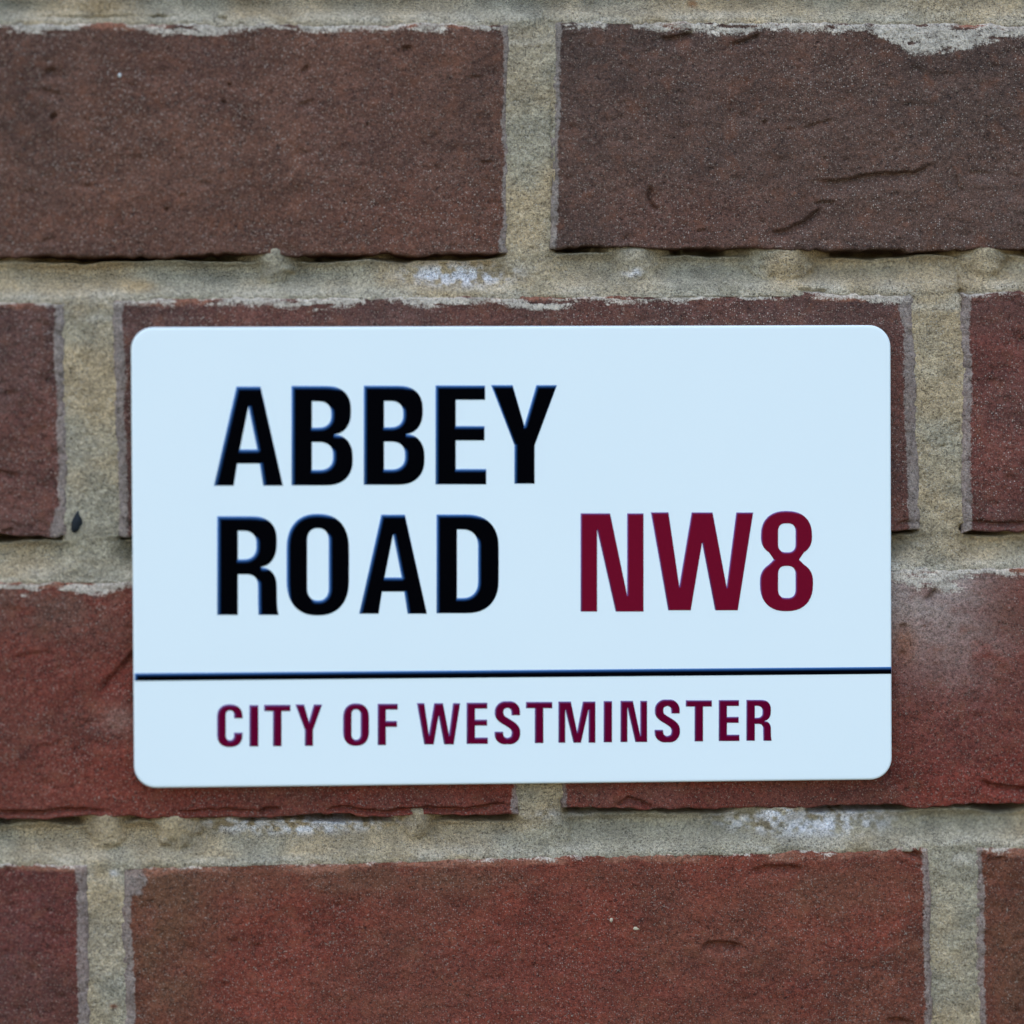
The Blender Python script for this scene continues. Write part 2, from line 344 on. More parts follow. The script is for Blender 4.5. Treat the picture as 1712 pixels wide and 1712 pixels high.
def make_brick(b, i, parent, vis=True):
    key = b.get('key', ''); sd_ = 100 + 7 * i
    Wd = b['xr'][0] - b['xl'][0]; Hd = b['yb'][0] - b['yt'][0]
    if vis:
        us = axis(b['xl'][0], b['xr'][0], -50, 1770, 2.3, 1.3, 14); vs_ = axis(b['yt'][0], b['yb'][0], -50, 1770, 2.3, 1.3, 14)
    else:
        us = axis(b['xl'][0], b['xr'][0], 1e9, 1e9, 14, 4, 14); vs_ = axis(b['yt'][0], b['yb'][0], 1e9, 1e9, 14, 4, 14)
    u = ((us - us[0]) / Wd)[None, :]; v = ((vs_ - vs_[0]) / Hd)[:, None]
    X = (b['xl'][0] * (1 - v) + b['xl'][1] * v) * (1 - u) + (b['xr'][0] * (1 - v) + b['xr'][1] * v) * u
    Y = (b['yt'][0] * (1 - u) + b['yt'][1] * u) * (1 - v) + (b['yb'][0] * (1 - u) + b['yb'][1] * u) * v
    dL, dR, dT, dB = u * Wd + 0 * v, (1 - u) * Wd + 0 * v, v * Hd + 0 * u, (1 - v) * Hd + 0 * u
    X0, Y0 = X.copy(), Y.copy()
    # uneven arrises
    fall = lambda d: 1 - sstep(d / 45)
    X = X + fall(dL) * (2.6 * fbm(Y0 / 60, 3.3, sd_) + 1.4 * vn(Y0 / 9, 1, sd_ + 1)) + fall(dR) * (2.6 * fbm(Y0 / 60, 8.3, sd_ + 2) + 1.4 * vn(Y0 / 9, 5, sd_ + 3))
    Y = Y + fall(dT) * (3.4 * fbm(X0 / 90, 4.1, sd_ + 4) + 1.5 * vn(X0 / 12, 2, sd_ + 5)) + fall(dB) * (4.0 * fbm(X0 / 70, 6.1, sd_ + 6) + 1.6 * vn(X0 / 13, 9, sd_ + 7))
    # face relief (mm, positive inwards)
    dep = -.30 * fbm(X0 / 420, Y0 / 260, sd_ + 8, 2) - .20 * fbm(X0 / 95, Y0 / 70, sd_ + 9, 3) - .16 * fbm(X0 / 26, Y0 / 18, sd_ + 10, 3) - .09 * vn(X0 / 8, Y0 / 6, sd_ + 11) - .05 * vn(X0 / 4.6, Y0 / 4.6, sd_ + 31)
    rng = np.random.RandomState(sd_)
    if vis:
        for _ in range(60):
            cx, cy = rng.uniform(max(b['xl'][0], -20), min(b['xr'][0], 1732)), rng.uniform(b['yt'][0] + 15, b['yb'][0] - 12)
            r_ = rng.uniform(3, 7) ; d_ = rng.uniform(.2, .6)
            k = (np.abs(X0 - cx) < 30) & (np.abs(Y0 - cy) < 30)
            dep[k] += d_ * np.exp(-(((X0[k] - cx) / (r_ * rng.uniform(.8, 2))) ** 2 + ((Y0[k] - cy) / r_) ** 2))
        for pts, d_, wu, wd in CRE.get(key, []):
            pa = np.array(pts, float); pad = 3 * max(wu, wd) + 10
            k = (X0 > pa[:, 0].min() - pad) & (X0 < pa[:, 0].max() + pad) & (Y0 > pa[:, 1].min() - pad) & (Y0 < pa[:, 1].max() + pad)
            wob = 1.6 * vn(X0[k] / 14, Y0[k] / 14, sd_ + 21)
            dep[k] += crease(X0[k], Y0[k] + wob, pts, d_ * 1.7, wu * .5, wd)
    # rounded arrises (radius in px)
    def rnd(d, R, mm):
        q = np.clip(1 - d / R, 0, 1); return mm * (1 - np.sqrt(np.maximum(1 - q * q, 0)))
    rt = 9 + 4 * fbm(X0 / 70, 2.2, sd_ + 12); rb = 4 + 2 * fbm(X0 / 50, 1.2, sd_ + 13)
    rl = 10 + 4 * fbm(Y0 / 60, 7.7, sd_ + 14)
    edge = np.maximum.reduce([rnd(dT, np.maximum(rt, 4), 1.5), rnd(dB, np.maximum(rb, 2), .6), rnd(dL, np.maximum(rl, 3), 1.2), rnd(dR, np.maximum(rl, 3), 1.2)])
    dep = dep + edge
    # colour: fired clay, stains, mortar residue
    c1, c2 = [np.array(c) for c in b['cols']]
    f = sstep(.5 + .9 * fbm(X0 / 230, Y0 / 150, sd_ + 15, 4))[..., None]
    col = c1 * (1 - f) + c2 * f
    col = col * (1 + .22 * fbm(X0 / 45, Y0 / 35, sd_ + 16, 3))[..., None]
    for (sx, sy, rx, ry, sc, st) in STAIN.get(key, []):
        q = np.exp(-(((X0 - sx) / rx) ** 2 + ((Y0 - sy) / ry) ** 2)) * (1 + .7 * fbm(X0 / 40, Y0 / 30, sd_ + 17, 4))
        q = (np.clip(q, 0, 1) * st)[..., None]; col = col * (1 - q) + np.array(sc) * q
    # fired orange clay on the worn top arris, its sky-lit brightness painted in
    r4 = b['row'] == 4
    q = (sstep(((19 if r4 else 13) + 6 * fbm(X0 / 50, 3, sd_ + 18) - dT) / 6) * sstep((.8 if r4 else .55) + 1.2 * fbm(X0 / 110, 7, sd_ + 19)) * .8)[..., None]
    col = col * (1 - q) + np.array((.36, .145, .085)) * q
    base, ups = TOPS.get(key, (6, [])); sl, sr = SIDES.get(key, (8, 8))
    reach = base + 5 + 5 * fbm(X0 / 80, 5.5, sd_ + 20) + 2.5 * vn(X0 / 8, Y0 / 10, sd_ + 22)
    for (x_, hw, ex) in ups: reach = reach + ex * np.exp(-((X0 - x_) / hw) ** 4)
    sm = sstep((reach - dT) / 18 + .5) * sstep(.85 + 1.3 * fbm(X0 / 45, Y0 / 9, sd_ + 23, 3))
    rag = lambda s_: 3.0 * fbm(Y0 / 45, 1.7, s_) + 1.3 * vn(Y0 / 6, X0 / 18, s_ + 1)
    sm2 = np.maximum(sstep((sl + rag(sd_ + 24) - dL) / 7 + .5) * (sl > 0), sstep((sr + rag(sd_ + 26) - dR) / 7 + .5) * (sr > 0))
    for (cx, cy, rx, ry) in CORN.get(key, []):
        sm2 = np.maximum(sm2, sstep(2.2 * (1.1 - np.hypot((X0 - cx) / rx, (Y0 - cy) / ry)) + .5 * fbm(X0 / 12, Y0 / 12, sd_ + 28)))
    gk = 1 + .22 * fbm(X0 / 22, Y0 / 14, sd_ + 29, 3)
    resd = np.stack([sm, sm2, gk, (1.0 if b['row'] < 3 else .6) * np.clip(.8 + .7 * fbm(X0 / 160, Y0 / 110, sd_ + 30, 3), .3, 1.2)], -1)
    dep = dep - .09 * sm * (1 - edge / 1.5).clip(0, 1) - .05 * sm2
    # mesh: front sheet and a skirt into the wall
    nv, nu = X.shape
    co = unproj(X, Y, 0.0); co[..., 1] += dep
    idx = np.arange(nv * nu).reshape(nv, nu)
    quads = np.stack([idx[:-1, :-1], idx[1:, :-1], idx[1:, 1:], idx[:-1, 1:]], -1).reshape(-1, 4)
    ring = np.concatenate([idx[0, :], idx[1:, -1], idx[-1, -2::-1], idx[-2:0:-1, 0]])
    co = co.reshape(-1, 3); cols = np.clip(col, .005, 1).reshape(-1, 3); resd = resd.reshape(-1, 4)
    n = len(co); back = co[ring].copy(); back[:, 1] = 60
    rr = np.arange(len(ring)); nx = (rr + 1) % len(ring)
    sk = np.stack([ring[rr], ring[nx], n + nx, n + rr], -1)
    co = np.concatenate([co, back]); cols = np.concatenate([cols, cols[ring]]); resd = np.concatenate([resd, resd[ring]])
    return new_mesh('brick', co, np.concatenate([quads, sk]), col=cols, res=resd, mat=M_BRICK, parent=parent)

wall = empty('brick_wall', (0, 0.06, Z0 - .25), 'red and brown brick wall with sandy mortar joints behind the white sign', 'wall')
for i, b in enumerate(bricks): make_brick(b, i, wall)
for i, b in enumerate(extra): make_brick(b, 50 + i, wall, False)

# ------------------------------------------------------------------ mortar: one bed of pointing between the bricks
ALL = bricks + extra
ROWS = sorted(set(b['row'] for b in ALL))
def row_line(r, which, X):
    bs = sorted([b for b in ALL if b['row'] == r], key=lambda b: b['xl'][0])
    kx, ky = [], []
    for b in bs: kx += [b['xl'][0], b['xr'][0]]; ky += list(b[which])
    return np.interp(X, kx, ky)
def head_mask(r, X, Y, pad):
    bs = sorted([b for b in ALL if b['row'] == r], key=lambda b: b['xl'][0]); o = np.zeros_like(X)
    for a_, b_ in zip(bs[:-1], bs[1:]):
        l, r_ = a_['xr'][1], b_['xl'][1]
        o = np.maximum(o, sstep((np.minimum(X - l, r_ - X) + pad + 10 * fbm(X / 40, Y / 22, 930, 3)) / 52))
    return o
def grid_axis(lo, hi, a_, b_, fine, coarse):
    return np.concatenate([np.arange(lo, a_, coarse), np.arange(a_, b_, fine), np.arange(b_, hi + 1, coarse)])
gx = grid_axis(-1880, 2940, -40, 1760, 2.1, 12); gy = grid_axis(-425, 2265, -40, 1760, 2.1, 12)
X, Y = np.meshgrid(gx, gy)
jx = 0.0
depth = np.full(X.shape, .45)
depth = .45 - .12 * fbm(X / 40, Y / 120, 900, 3)
tint = np.zeros(X.shape + (3,))
inside = np.full(X.shape, -1e9)
for b in ALL:
    v = np.clip((Y - b['yt'][0]) / (b['yb'][0] - b['yt'][0]), 0, 1); u = np.clip((X - b['xl'][0]) / (b['xr'][0] - b['xl'][0]), 0, 1)
    d = np.minimum.reduce([X - lin(b['xl'], v), lin(b['xr'], v) - X, Y - lin(b['yt'], u), lin(b['yb'], u) - Y])
    inside = np.maximum(inside, d)
for r0, r1 in zip(ROWS[:-1], ROWS[1:]):
    yt = row_line(r0, 'yb', X); yb = row_line(r1, 'yt', X); t = (Y - yt) / (yb - yt)
    hm = head_mask(r0, X, Y, 34)
    amp = 5.2 * (1 + .35 * fbm(X / 130, r0 * 3.1, 910, 3))
    top = amp * (1 - hm) + .5 * hm
    pr = np.where(t < .3, .30 + .70 * sstep(t / .3), 1 - sstep((t - .3) / .68))
    wv = 1 + .5 * fbm(X / 60, r0 * 2.7, 911, 3)
    dbed = (amp * (1 - hm) + .6 * hm) * pr + .16 * (1 - pr) + np.clip(t - 1, 0, 9) * 70 * .03
    dbed = dbed + 26 * (1 - sstep((t - .01) / (.15 * wv))) * (1 - sstep(hm * 1.6)) * sstep(1.0 + fbm(X / 90, r0 * 1.3, 912, 2))
    bl = sstep((t + .25) / .3) * sstep((1.35 - t) / .3)
    depth = depth * (1 - bl) + dbed * bl
depth += -.20 * fbm(X / 75, Y / 55, 901, 3) - .17 * fbm(X / 17, Y / 14, 902, 3) - .15 * vn(X / 6.5, Y / 6.5, 903) - .06 * vn(X / 3.4, Y / 3.4, 904)
# cracks, holes and lifted flakes
for pts, d_, wu, wd in [([(1600, 440), (1606, 480), (1612, 500), (1606, 520)], 1.3, 3, 4), ([(1603, 484), (1616, 496)], 1.6, 5, 6), ([(1612, 886), (1624, 896), (1632, 902)], 1.6, 6, 6),
                        ([(30, 30), (80, 27), (150, 30), (215, 26), (320, 28)], .8, 2.5, 3), ([(252, 28), (280, 28)], 1.6, 4, 4), ([(362, 30), (380, 30)], 1.6, 4, 4),
                        ([(923, 110), (921, 230), (924, 300), (923, 410)], .8, 2.5, 2.5), ([(945, 1344), (958, 1380), (956, 1412)], .9, 3, 3), ([(925, 2), (912, 22), (905, 40)], .8, 3, 4),
                        ([(1577, 742), (1578, 746)], 1.4, 5, 5), ([(188, 1750), (190, 1683), (192, 1680)], .5, 4, 4), ([(1336, 487), (1384, 489)], 1.6, 4, 4),
                        ([(262, 1392), (285, 1408), (318, 1424)], .9, 4, 4), ([(278, 1372), (262, 1392)], .7, 3, 4), ([(940, 1336), (952, 1350)], 1.4, 5, 5), ([(1188, 885), (1195, 888)], .8, 4, 4)]:
    pa = np.array(pts, float); k = (X > pa[:, 0].min() - 25) & (X < pa[:, 0].max() + 25) & (Y > pa[:, 1].min() - 25) & (Y < pa[:, 1].max() + 25)
    depth[k] += crease(X[k] + 2 * vn(X[k] / 8, Y[k] / 8, 907), Y[k] + 2 * vn(X[k] / 8, Y[k] / 8, 908), pts, d_, wu, wd)
f = sstep(.5 + .9 * fbm(X / 150, Y / 110, 920, 4))[..., None]
tint = np.array((.47, .335, .185)) * (1 - f) + np.array((.385, .315, .205)) * f
g_ = sstep(.15 + .9 * fbm(X / 260, Y / 200, 921, 3))[..., None]
tint = tint * (1 - .35 * g_) + np.array((.37, .33, .25)) * .35 * g_
tint *= (1 + .22 * fbm(X / 30, Y / 24, 922, 4))[..., None] * np.array((.97, 1.0, 1.03))
for r0, r1 in zip(ROWS[:-1], ROWS[1:]):                       # cement skin drawn down over the brick below
    yt = row_line(r0, 'yb', X); yb = row_line(r1, 'yt', X); t = (Y - yt) / (yb - yt)
    q = (np.clip(sstep((t - .62) / .35) * sstep((1.6 - t) / .2) * (.55 + .8 * fbm(X / 60, Y / 20, 925, 4)), 0, 1) * .6)[..., None]
    tint = tint * (1 - q) + np.array((.60, .515, .39)) * q
for (sx, sy, rx, ry, st) in [(770, 458, 80, 18, 1.1), (1060, 456, 16, 8, .7), (480, 1378, 125, 16, 1.3), (1350, 1370, 115, 24, 1.25), (1250, 1372, 50, 12, .5), (1420, 1362, 60, 8, .8), (950, 1362, 60, 8, .3), (620, 1374, 60, 12, .4), (190, 1460, 10, 6, .4), (1500, 955, 60, 10, .3)]:
    q = np.exp(-(((X - sx) / rx) ** 2 + ((Y - sy) / ry) ** 2) ** 1.4)
    q = np.clip(q * st * sstep(.62 + 1.0 * fbm(X / 12, Y / 10, 923, 4)) * 1.25, 0, 1)[..., None]
    tint = tint * (1 - q) + np.array((.86, .80, .76)) * q
    depth -= .12 * q[..., 0]
for (sx, sy, rx, ry, sc, st) in [(170, 10, 40, 16, (.30, .19, .08), .6), (230, 478, 30, 12, (.52, .33, .14), .6), (190, 1683, 7, 4, (.2, .06, .03), .9), (1160, 4, 9, 7, (.25, .1, .03), .8), (293, 1385, 26, 20, (.50, .36, .19), .7)]:
    q = (st * np.exp(-(((X - sx) / rx) ** 2 + ((Y - sy) / ry) ** 2) ** 1.5))[..., None]; tint = tint * (1 - q) + np.array(sc) * q
keep = inside < 22
co = unproj(X, Y, 0.0); depth = np.where(inside > 7, np.maximum(depth, 1.2 + (inside - 7) * .7), depth)
# mortar squeezed up over the lower arris of bricks: domes at (x, y, radius x, radius y)
for (bx, by, rx, ry) in [(460, 421, 17, 10), (1062, 421, 24, 9), (1312, 421, 30, 9), (1650, 416, 24, 12), (178, 1366, 20, 11), (292, 1368, 22, 11), (700, 1361, 16, 8), (1300, 1352, 22, 7)]:
    k = (np.abs(X - bx) < 90) & (np.abs(Y - by) < 90); xx, yy = X[k], Y[k]
    r2 = ((xx - bx) / rx) ** 2 + ((yy - by) / np.where(yy > by, ry * 4.5, ry)) ** 2
    r2 = r2 * (1 + .35 * fbm(xx / 16, yy / 16, 905, 2))
    dome = .05 + 1.5 * r2 + .14 * vn(xx / 8, yy / 8, 906)
    a_, b_ = depth[k], dome                                   # smooth union, so that the lump runs into the joint
    h_ = np.clip(.5 + .5 * (a_ - b_) / 1.6, 0, 1); depth[k] = a_ * (1 - h_) + b_ * h_ - 1.6 * h_ * (1 - h_) * .5
co[..., 1] += depth
idx = np.arange(X.size).reshape(X.shape)
kq = keep[:-1, :-1] & keep[1:, :-1] & keep[1:, 1:] & keep[:-1, 1:]
quads = np.stack([idx[:-1, :-1], idx[1:, :-1], idx[1:, 1:], idx[:-1, 1:]], -1)[kq]
used = np.unique(quads); remap = np.full(X.size, -1); remap[used] = np.arange(len(used))
new_mesh('mortar', co.reshape(-1, 3)[used], remap[quads], col=np.clip(tint, .01, 1).reshape(-1, 3)[used], mat=M_MORTAR, parent=wall)

# ------------------------------------------------------------------ the sign
PF = -4.2                                          # plate front (mm)
sign = empty('street_sign', (0, PF * MM, Z0 - .0625), 'white rectangular street sign reading ABBEY ROAD NW8 on the brick wall', 'sign')
def rrect(x0, x1, z0, z1, R, n=10):
    o = []
    for cx, cz, a0 in ((x1 - R, z0 + R, -90), (x1 - R, z1 - R, 0), (x0 + R, z1 - R, 90), (x0 + R, z0 + R, 180)):
        for k in range(n + 1):
            a_ = math.radians(a0 + 90 * k / n); o.append((cx + R * math.cos(a_), cz + R * math.sin(a_)))
    return np.array(o)
def plate():
    R, bv, th = 6.0, .6, 3.7
    c4 = [unproj(x_, y_, PF) for x_, y_ in ((219, 547.3), (1489.2, 543.2), (224, 1318), (1491.3, 1303.5))]
    xa, xb = (c4[0][0] + c4[2][0]) / 2, (c4[1][0] + c4[3][0]) / 2; za, zb = (c4[2][2] + c4[3][2]) / 2, (c4[0][2] + c4[1][2]) / 2
    loops = []
    for k in range(7):
        a_ = math.radians(90 * k / 6); ins = bv * (1 - math.sin(a_)); y = PF + bv * (1 - math.cos(a_))
        loops.append((ins, y))
    loops.insert(0, (bv + .5, PF)); loops.append((0, PF + th))
    co = []; n = 0
    for ins, y in loops:
        q = rrect(xa + ins, xb - ins, za + ins, zb - ins, R - ins); n = len(q)
        co.append(np.column_stack([q[:, 0], np.full(n, y), q[:, 1]]))
    nl = len(co); co = np.concatenate(co + [np.array([[(xa + xb) / 2, PF, (za + zb) / 2], [(xa + xb) / 2, PF + th, (za + zb) / 2]])])
    quads = [(l * n + k, l * n + (k + 1) % n, (l + 1) * n + (k + 1) % n, (l + 1) * n + k) for l in range(nl - 1) for k in range(n)]
    quads = [q[::-1] for q in quads]
    tris = [(k, (k + 1) % n, nl * n) for k in range(n)] + [((nl - 1) * n + (k + 1) % n, (nl - 1) * n + k, nl * n + 1) for k in range(n)]
    return new_mesh('plate', co, quads, tris, mat=M_PLATE, parent=sign)
plate()

# glyphs: outlines in units of the cap height
def arc(cx, cy, rx, ry, a0, a1, n=10, p=2.35):
    o = []
    for k in range(n + 1):
        a_ = math.radians(a0 + (a1 - a0) * k / n); c_, s_ = math.cos(a_), math.sin(a_)
        o.append((cx + rx * math.copysign(abs(c_) ** (2 / p), c_), cy + ry * math.copysign(abs(s_) ** (2 / p), s_)))
    return o
def stadium(x0, x1, y0, y1, ry, p=2.35, n=12):
    cx, rx = (x0 + x1) / 2, (x1 - x0) / 2
    return arc(cx, y1 - ry, rx, ry, 0, 180, 2 * n, p) + arc(cx, y0 + ry, rx, ry, 180, 360, 2 * n, p)
def bowl(x0, xs, x1, y0, y1, ry, rx=None):
    """a D shape: flat left side at x0, round right side reaching x1"""
    rx = rx or (x1 - xs)
    return [(x0, y0)] + arc(x1 - rx, y0 + ry, rx, ry, 270, 360) + arc(x1 - rx, y1 - ry, rx, ry, 0, 90) + [(x0, y1)]
G = {}
G['A'] = (.696, [[(0, 0), (.2, 0), (.235, .223), (.461, .223), (.496, 0), (.696, 0), (.4695, 1), (.2265, 1)], [(.261, .367), (.348, .798), (.435, .367)]])
G['B'] = (.617, [[(0, 0)] + arc(.617 - .27, .26, .27, .26, 270, 360) + arc(.425, .285, .192, .227, 0, 86, 9, 2.2) + arc(.4175, .735, .1815, .223, -86, 0, 9, 2.2) + arc(.599 - .25, .76, .25, .24, 0, 90) + [(0, 1)],
               bowl(.206, 0, .417, .156, .435, .125, .14), bowl(.206, 0, .399, .581, .845, .12, .13)])
G['E'] = (.513, [[(0, 0), (.513, 0), (.513, .156), (.205, .156), (.205, .444), (.495, .444), (.495, .59), (.205, .59), (.205, .854), (.501, .854), (.501, 1), (0, 1)]])
G['F'] = (.49, [[(0, 0), (.203, 0), (.203, .44), (.472, .44), (.472, .585), (.203, .585), (.203, .858), (.49, .858), (.49, 1), (0, 1)]])
G['Y'] = (.669, [[(.236, 0), (.442, 0), (.442, .388), (.669, 1), (.459, 1), (.338, .588), (.219, 1), (0, 1), (.236, .393)]])
G['R'] = (.624, [[(0, 0), (.21, 0), (.21, .411)] + [(.30, .411)] + arc(.30, .30, .112, .111, 90, 0, 8) + [(.414, .1), (.418, 0), (.624, 0), (.612, .05), (.606, .12), (.604, .28)] + arc(.44, .29, .164, .193, 0, 86, 9, 2.2)
               + arc(.43, .725, .174, .238, -86, 0, 9, 2.2) + arc(.604 - .25, .76, .25, .24, 0, 90) + [(0, 1)], bowl(.21, 0, .396, .564, .852, .125, .13)])
G['O'] = (.632, [stadium(0, .632, -.012, 1.018, .36), stadium(.208, .426, .14, .872, .13)])
G['D'] = (.63, [[(0, 0)] + arc(.63 - .33, .34, .33, .34, 270, 360, 12) + arc(.63 - .33, .66, .33, .34, 0, 90, 12) + [(0, 1)], bowl(.208, 0, .42, .155, .848, .17, .16)])
G['N'] = (.64, [[(0, 0), (.168, 0), (.168, .832), (.356, 0), (.64, 0), (.64, 1), (.472, 1), (.472, .172), (.30, 1), (0, 1)]])
G['W'] = (1.044, [[(.177, 0), (.407, 0), (.522, .69), (.655, 0), (.887, 0), (1.044, 1), (.87, 1), (.7726, .24), (.629, 1), (.415, 1), (.29, .246), (.18, 1), (0, 1)]])
G['M'] = (.894, [[(0, 0), (.167, 0), (.167, .80), (.364, 0), (.545, 0), (.727, .80), (.727, 0), (.894, 0), (.894, 1), (.59, 1), (.4515, .27), (.303, 1), (0, 1)]])
G['I'] = (.215, [[(0, 0), (.215, 0), (.215, 1), (0, 1)]])
G['T'] = (.636, [[(.214, 0), (.422, 0), (.422, .845), (.636, .845), (.636, 1), (0, 1), (0, .845), (.214, .845)]])
G['C'] = (.62, [[(.62, .68), (.41, .68)] + [(.41, .76)] + arc(.312, .76, .099, .112, 0, 180, 14)[1:] + arc(.312, .265, .099, .112, 180, 360, 14) + [(.41, .337), (.62, .337)]
               + arc(.31, .30, .31, .315, 0, -180, 20) + arc(.31, .70, .31, .32, 180, 0, 20)[0:]])
def s_outline():
    # spine of the letter, then a stroke that is wider where it runs upright
    def bez(p0, p1, p2, p3, n=12): return [tuple((1 - t) ** 3 * np.array(p0) + 3 * (1 - t) ** 2 * t * np.array(p1) + 3 * (1 - t) * t * t * np.array(p2) + t ** 3 * np.array(p3)) for t in np.linspace(0, 1, n)]
    sp = bez((.512, .685), (.512, .705), (.512, .72), (.512, .745), 4) + bez((.512, .745), (.512, .88), (.44, .945), (.315, .945))[1:] + bez((.315, .945), (.18, .945), (.11, .87), (.11, .755))[1:] \
        + bez((.11, .755), (.11, .61), (.22, .575), (.33, .505))[1:] + bez((.33, .505), (.44, .435), (.518, .39), (.518, .265))[1:] + bez((.518, .265), (.518, .13), (.45, .062), (.31, .062))[1:] \
        + bez((.31, .062), (.17, .062), (.105, .13), (.105, .26))[1:] + [(.105, .29)]
    sp = np.array(sp); tg = np.gradient(sp, axis=0); tg /= np.hypot(*tg.T)[:, None]; nn = np.column_stack([-tg[:, 1], tg[:, 0]])
    hw = (np.abs(nn[:, 0]) * .104 + np.abs(nn[:, 1]) * .078) / 1.0
    diag = np.abs(nn[:, 0] * nn[:, 1]) * 2; hw = hw * (1 - .24 * diag)
    a_, b_ = sp + nn * hw[:, None], sp - nn * hw[:, None]
    return [tuple(p) for p in a_] + [tuple(p) for p in b_[::-1]]
G['S'] = (.624, [s_outline()])
def eight():
    # outer outline of two stacked lobes
    o = arc(.27, .27, .27, .282, -90, 0, 10) + arc(.27, .29, .27, .215, 0, 52, 7) + [(.397, .517)] + arc(.268, .75, .262, .20, -50, 0, 7) + arc(.268, .76, .262, .255, 0, 90, 10)
    return o + [(.538 - x, y) for x, y in o[::-1]]
G['8'] = (.539, [eight(), stadium(.184, .361, .125, .452, .10, 2.8), stadium(.184, .361, .592, .887, .095, 2.8)])

def clean(pts):
    o = []
    for p in pts:
        if not o or math.hypot(p[0] - o[-1][0], p[1] - o[-1][1]) > 2e-3: o.append(p)
    if math.hypot(o[0][0] - o[-1][0], o[0][1] - o[-1][1]) < 2e-3: o.pop()
    return o
from mathutils.geometry import tessellate_polygon
def letter(ch, xl, xr, yt, yb, mat, bev, name='letter', shapes=None, hgt=.55):
    """raised letter whose cap box is given in photo pixels; bev = width of its rounded shoulder, tinted as a blurred light fringe, hgt = its relief (mm)"""
    bl, br, tl = [unproj(x_, y_, PF) for x_, y_ in ((xl, yb), (xr, yb), (xl, yt))]
    wd, sh = G[ch] if shapes is None else shapes
    ex, ey = (br - bl) / wd, (tl - bl)
    loops = []
    for k, pts in enumerate(sh):
        q = np.array([bl + ex * a_ + ey * b_ for a_, b_ in clean(pts)])[:, [0, 2]]
        ar = .5 * np.sum(q[:, 0] * np.roll(q[:, 1], -1) - np.roll(q[:, 0], -1) * q[:, 1])
        if (ar > 0) != (k == 0): q = q[::-1]            # ink always on the left of the direction of travel
        d = np.roll(q, -1, 0) - q; d /= np.hypot(*d.T)[:, None]
        n2_ = np.column_stack([-d[:, 1], d[:, 0]]); n1_ = np.roll(n2_, 1, 0)
        P_, N_ = [], []
        off = lambda v_: .10 + (bev - .10) * float(sstep((v_ @ np.array((.66, -.75))) / .62))    # painted fringe wide towards the upper left, thin elsewhere
        for p_, a_, b_ in zip(q, n1_, n2_):
            cr = a_[0] * b_[1] - a_[1] * b_[0]; dt = float(np.clip(a_ @ b_, -1, 1)); ang = math.acos(dt)
            if cr < 0 and ang > .3:                     # reflex corner: a fan round it
                m_ = max(2, int(ang / .2))
                for f_ in range(m_ + 1):
                    t_ = f_ / m_; v_ = a_ * math.cos(ang * t_) + (b_ - a_ * dt) / max(math.sin(ang), 1e-6) * math.sin(ang * t_)
                    P_.append(p_); N_.append(v_ * off(v_))
            elif ang > .3:
                P_.append(p_); N_.append(np.linalg.solve(np.array([a_, b_]), np.array([off(a_), off(b_)])))
            else:
                v_ = (a_ + b_) / np.hypot(*(a_ + b_)); P_.append(p_); N_.append(v_ * off(v_))
        loops.append((np.array(P_), np.array(N_)))
    prof = [(0, -.05)] + [(k_ / 8, math.sqrt(1 - (1 - k_ / 8) ** 2) * .8 + .2 * k_ / 8) for k_ in range(9)] + [(1.04, 1.0)]
    co, quads, tops, tri_src, tn = [], [], [], [], []; base = 0
    for P_, N_ in loops:
        n = len(P_)
        for (i_, h_) in prof:
            q = P_ + N_ * i_
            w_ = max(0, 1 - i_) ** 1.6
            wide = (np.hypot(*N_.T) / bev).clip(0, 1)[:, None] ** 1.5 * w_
            tn.append(np.array(mat[1]) * (1 - wide) + np.array(mat[2]) ** (1.6 - .6 * w_) * wide)  # light fringe painted into the edge colour, fading to the face
            co.append(np.column_stack([q[:, 0], np.full(n, PF - hgt * h_ if h_ >= 0 else PF + .05), q[:, 1]]))
        for l in range(len(prof) - 1):
            for k in range(n):
                a_, b_ = base + l * n + k, base + l * n + (k + 1) % n
                quads.append((a_, b_, b_ + n, a_ + n))
        st = base + (len(prof) - 1) * n
        tops += list(range(st, st + n)); tri_src.append([Vector((x_, z_, 0)) for x_, z_ in (P_ + N_ * 1.04)])
        base += n * len(prof)
    tr = [tuple(tops[i_] for i_ in t_) for t_ in tessellate_polygon(tri_src)]
    co = np.concatenate(co)
    ft = []
    for t_ in tr:
        a_, b_, c_ = co[list(t_)]; cz = (b_[0] - a_[0]) * (c_[2] - a_[2]) - (b_[2] - a_[2]) * (c_[0] - a_[0])
        ft.append(t_ if cz > 0 else t_[::-1])
    return new_mesh(name, co, quads, ft, col=np.concatenate(tn), mat=mat[0], parent=sign)

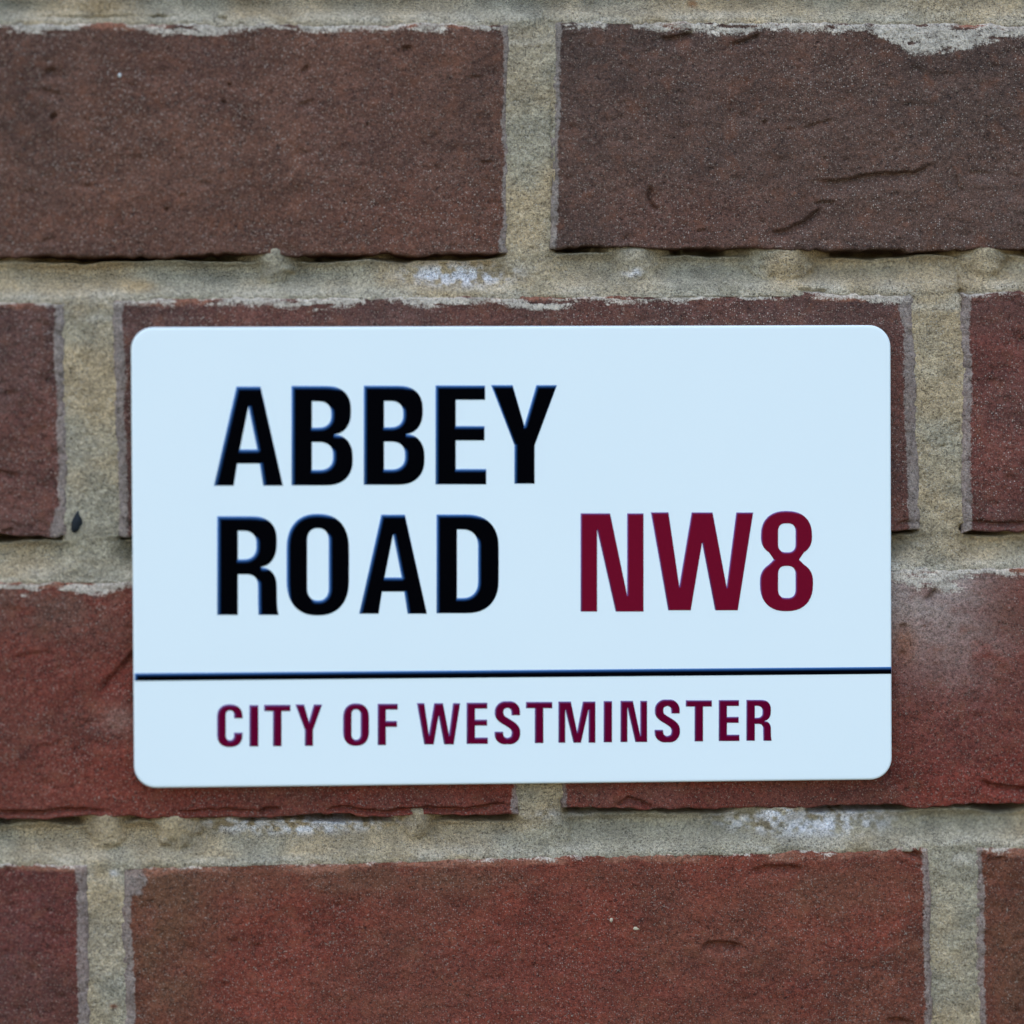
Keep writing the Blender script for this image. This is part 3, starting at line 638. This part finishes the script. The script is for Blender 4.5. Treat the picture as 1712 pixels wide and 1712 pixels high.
for ch, xl, xr, yt, yb in [('A', 357.5, 473, 646, 812), ('B', 487.2, 589.7, 645, 811.5), ('B', 608, 709.8, 644.6, 810.5), ('E', 727.9, 813, 644.2, 809.9), ('Y', 820.8, 931.2, 643.6, 808.7),
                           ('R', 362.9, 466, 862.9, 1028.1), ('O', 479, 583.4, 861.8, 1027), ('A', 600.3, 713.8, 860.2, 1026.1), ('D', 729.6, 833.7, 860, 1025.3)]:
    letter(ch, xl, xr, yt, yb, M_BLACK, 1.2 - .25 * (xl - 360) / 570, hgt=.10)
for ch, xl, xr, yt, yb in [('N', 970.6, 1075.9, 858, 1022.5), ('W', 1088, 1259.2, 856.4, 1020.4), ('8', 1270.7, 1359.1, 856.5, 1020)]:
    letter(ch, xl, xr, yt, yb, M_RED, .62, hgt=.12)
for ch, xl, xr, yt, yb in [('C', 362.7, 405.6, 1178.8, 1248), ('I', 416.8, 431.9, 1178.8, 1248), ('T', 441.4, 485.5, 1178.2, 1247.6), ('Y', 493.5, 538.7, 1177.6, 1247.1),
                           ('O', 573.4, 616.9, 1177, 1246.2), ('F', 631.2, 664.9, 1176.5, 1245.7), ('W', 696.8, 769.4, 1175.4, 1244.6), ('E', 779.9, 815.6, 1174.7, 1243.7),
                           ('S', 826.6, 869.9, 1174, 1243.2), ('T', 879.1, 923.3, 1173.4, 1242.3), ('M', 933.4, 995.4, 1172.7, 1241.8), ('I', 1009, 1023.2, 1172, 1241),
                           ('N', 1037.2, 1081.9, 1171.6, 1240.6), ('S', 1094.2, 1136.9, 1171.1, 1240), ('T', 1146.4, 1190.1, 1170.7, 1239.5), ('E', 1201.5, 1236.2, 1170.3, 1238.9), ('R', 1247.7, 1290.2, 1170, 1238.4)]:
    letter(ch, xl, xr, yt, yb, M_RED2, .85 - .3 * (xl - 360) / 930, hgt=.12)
# the dividing line across the plate
p0, p1 = unproj(225, 1132.0, PF), unproj(1490, 1120.5, PF)
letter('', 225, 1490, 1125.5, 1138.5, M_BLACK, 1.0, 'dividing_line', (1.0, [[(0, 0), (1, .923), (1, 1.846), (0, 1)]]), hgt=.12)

# ------------------------------------------------------------------ small things on the wall
def lump(name, px, py, rx, ry, dz, depth0, rgb, seed, point=0.0, parent=None, rough=.6):
    """a little irregular grain; point > 0 draws its top to a tip"""
    n1_, n2_ = 18, 12; c = unproj(px, py, 0); s_ = .1627; co = []
    for j in range(n2_ + 1):
        for i in range(n1_):
            th, ph = math.pi * j / n2_, 2 * math.pi * i / n1_
            r_ = 1 + .18 * float(vn(3 * math.cos(ph) * math.sin(th) + 5, 3 * math.cos(th) + 2 * math.sin(ph), seed))
            z = math.cos(th); wv = math.sin(th) ** (.6 if point and z < 0 else 1) * (1 - point * max(z, -.2) * .6 if z > 0 else 1)
            co.append((c[0] + rx * s_ * r_ * wv * math.cos(ph) + point * z * .3 * rx * s_, depth0 + dz * r_ * wv * math.sin(ph), c[2] + ry * s_ * z * r_))
    q = [(j * n1_ + i, j * n1_ + (i + 1) % n1_, (j + 1) * n1_ + (i + 1) % n1_, (j + 1) * n1_ + i) for j in range(n2_) for i in range(n1_)]
    m, t, p = mat_new(name + '_surface'); g = t.nodes.new('ShaderNodeNewGeometry'); n = noise(t, g.outputs['Position'], 1500, 3)
    t.links.new(mixc(t, n, tuple(v * .6 for v in rgb) + (1,), tuple(min(v * 1.4, 1) for v in rgb) + (1,)), p.inputs['Base Color']); p.inputs['Roughness'].default_value = rough
    return new_mesh(name, np.array(co), q, mat=m, parent=parent)
fr = lump('stone_chip', 128, 872, 8.5, 17, 1.1, .1, (.006, .009, .012), 5, 1.0, rough=.9)
fr['label'] = 'tiny dark pointed chip lodged on the mortar ledge left of the sign'; fr['category'] = 'stone chip'
lump('mortar_crumb', 1063, 1552, 7, 4.2, .5, -.05, (.50, .42, .27), 8, parent=wall)
lump('mortar_crumb', 1022, 1538, 3, 4, .4, -.05, (.48, .40, .27), 9, parent=wall)
lump('mortar_crumb', 200, 126, 3, 3.4, .35, -.05, (.6, .6, .56), 10, parent=wall)
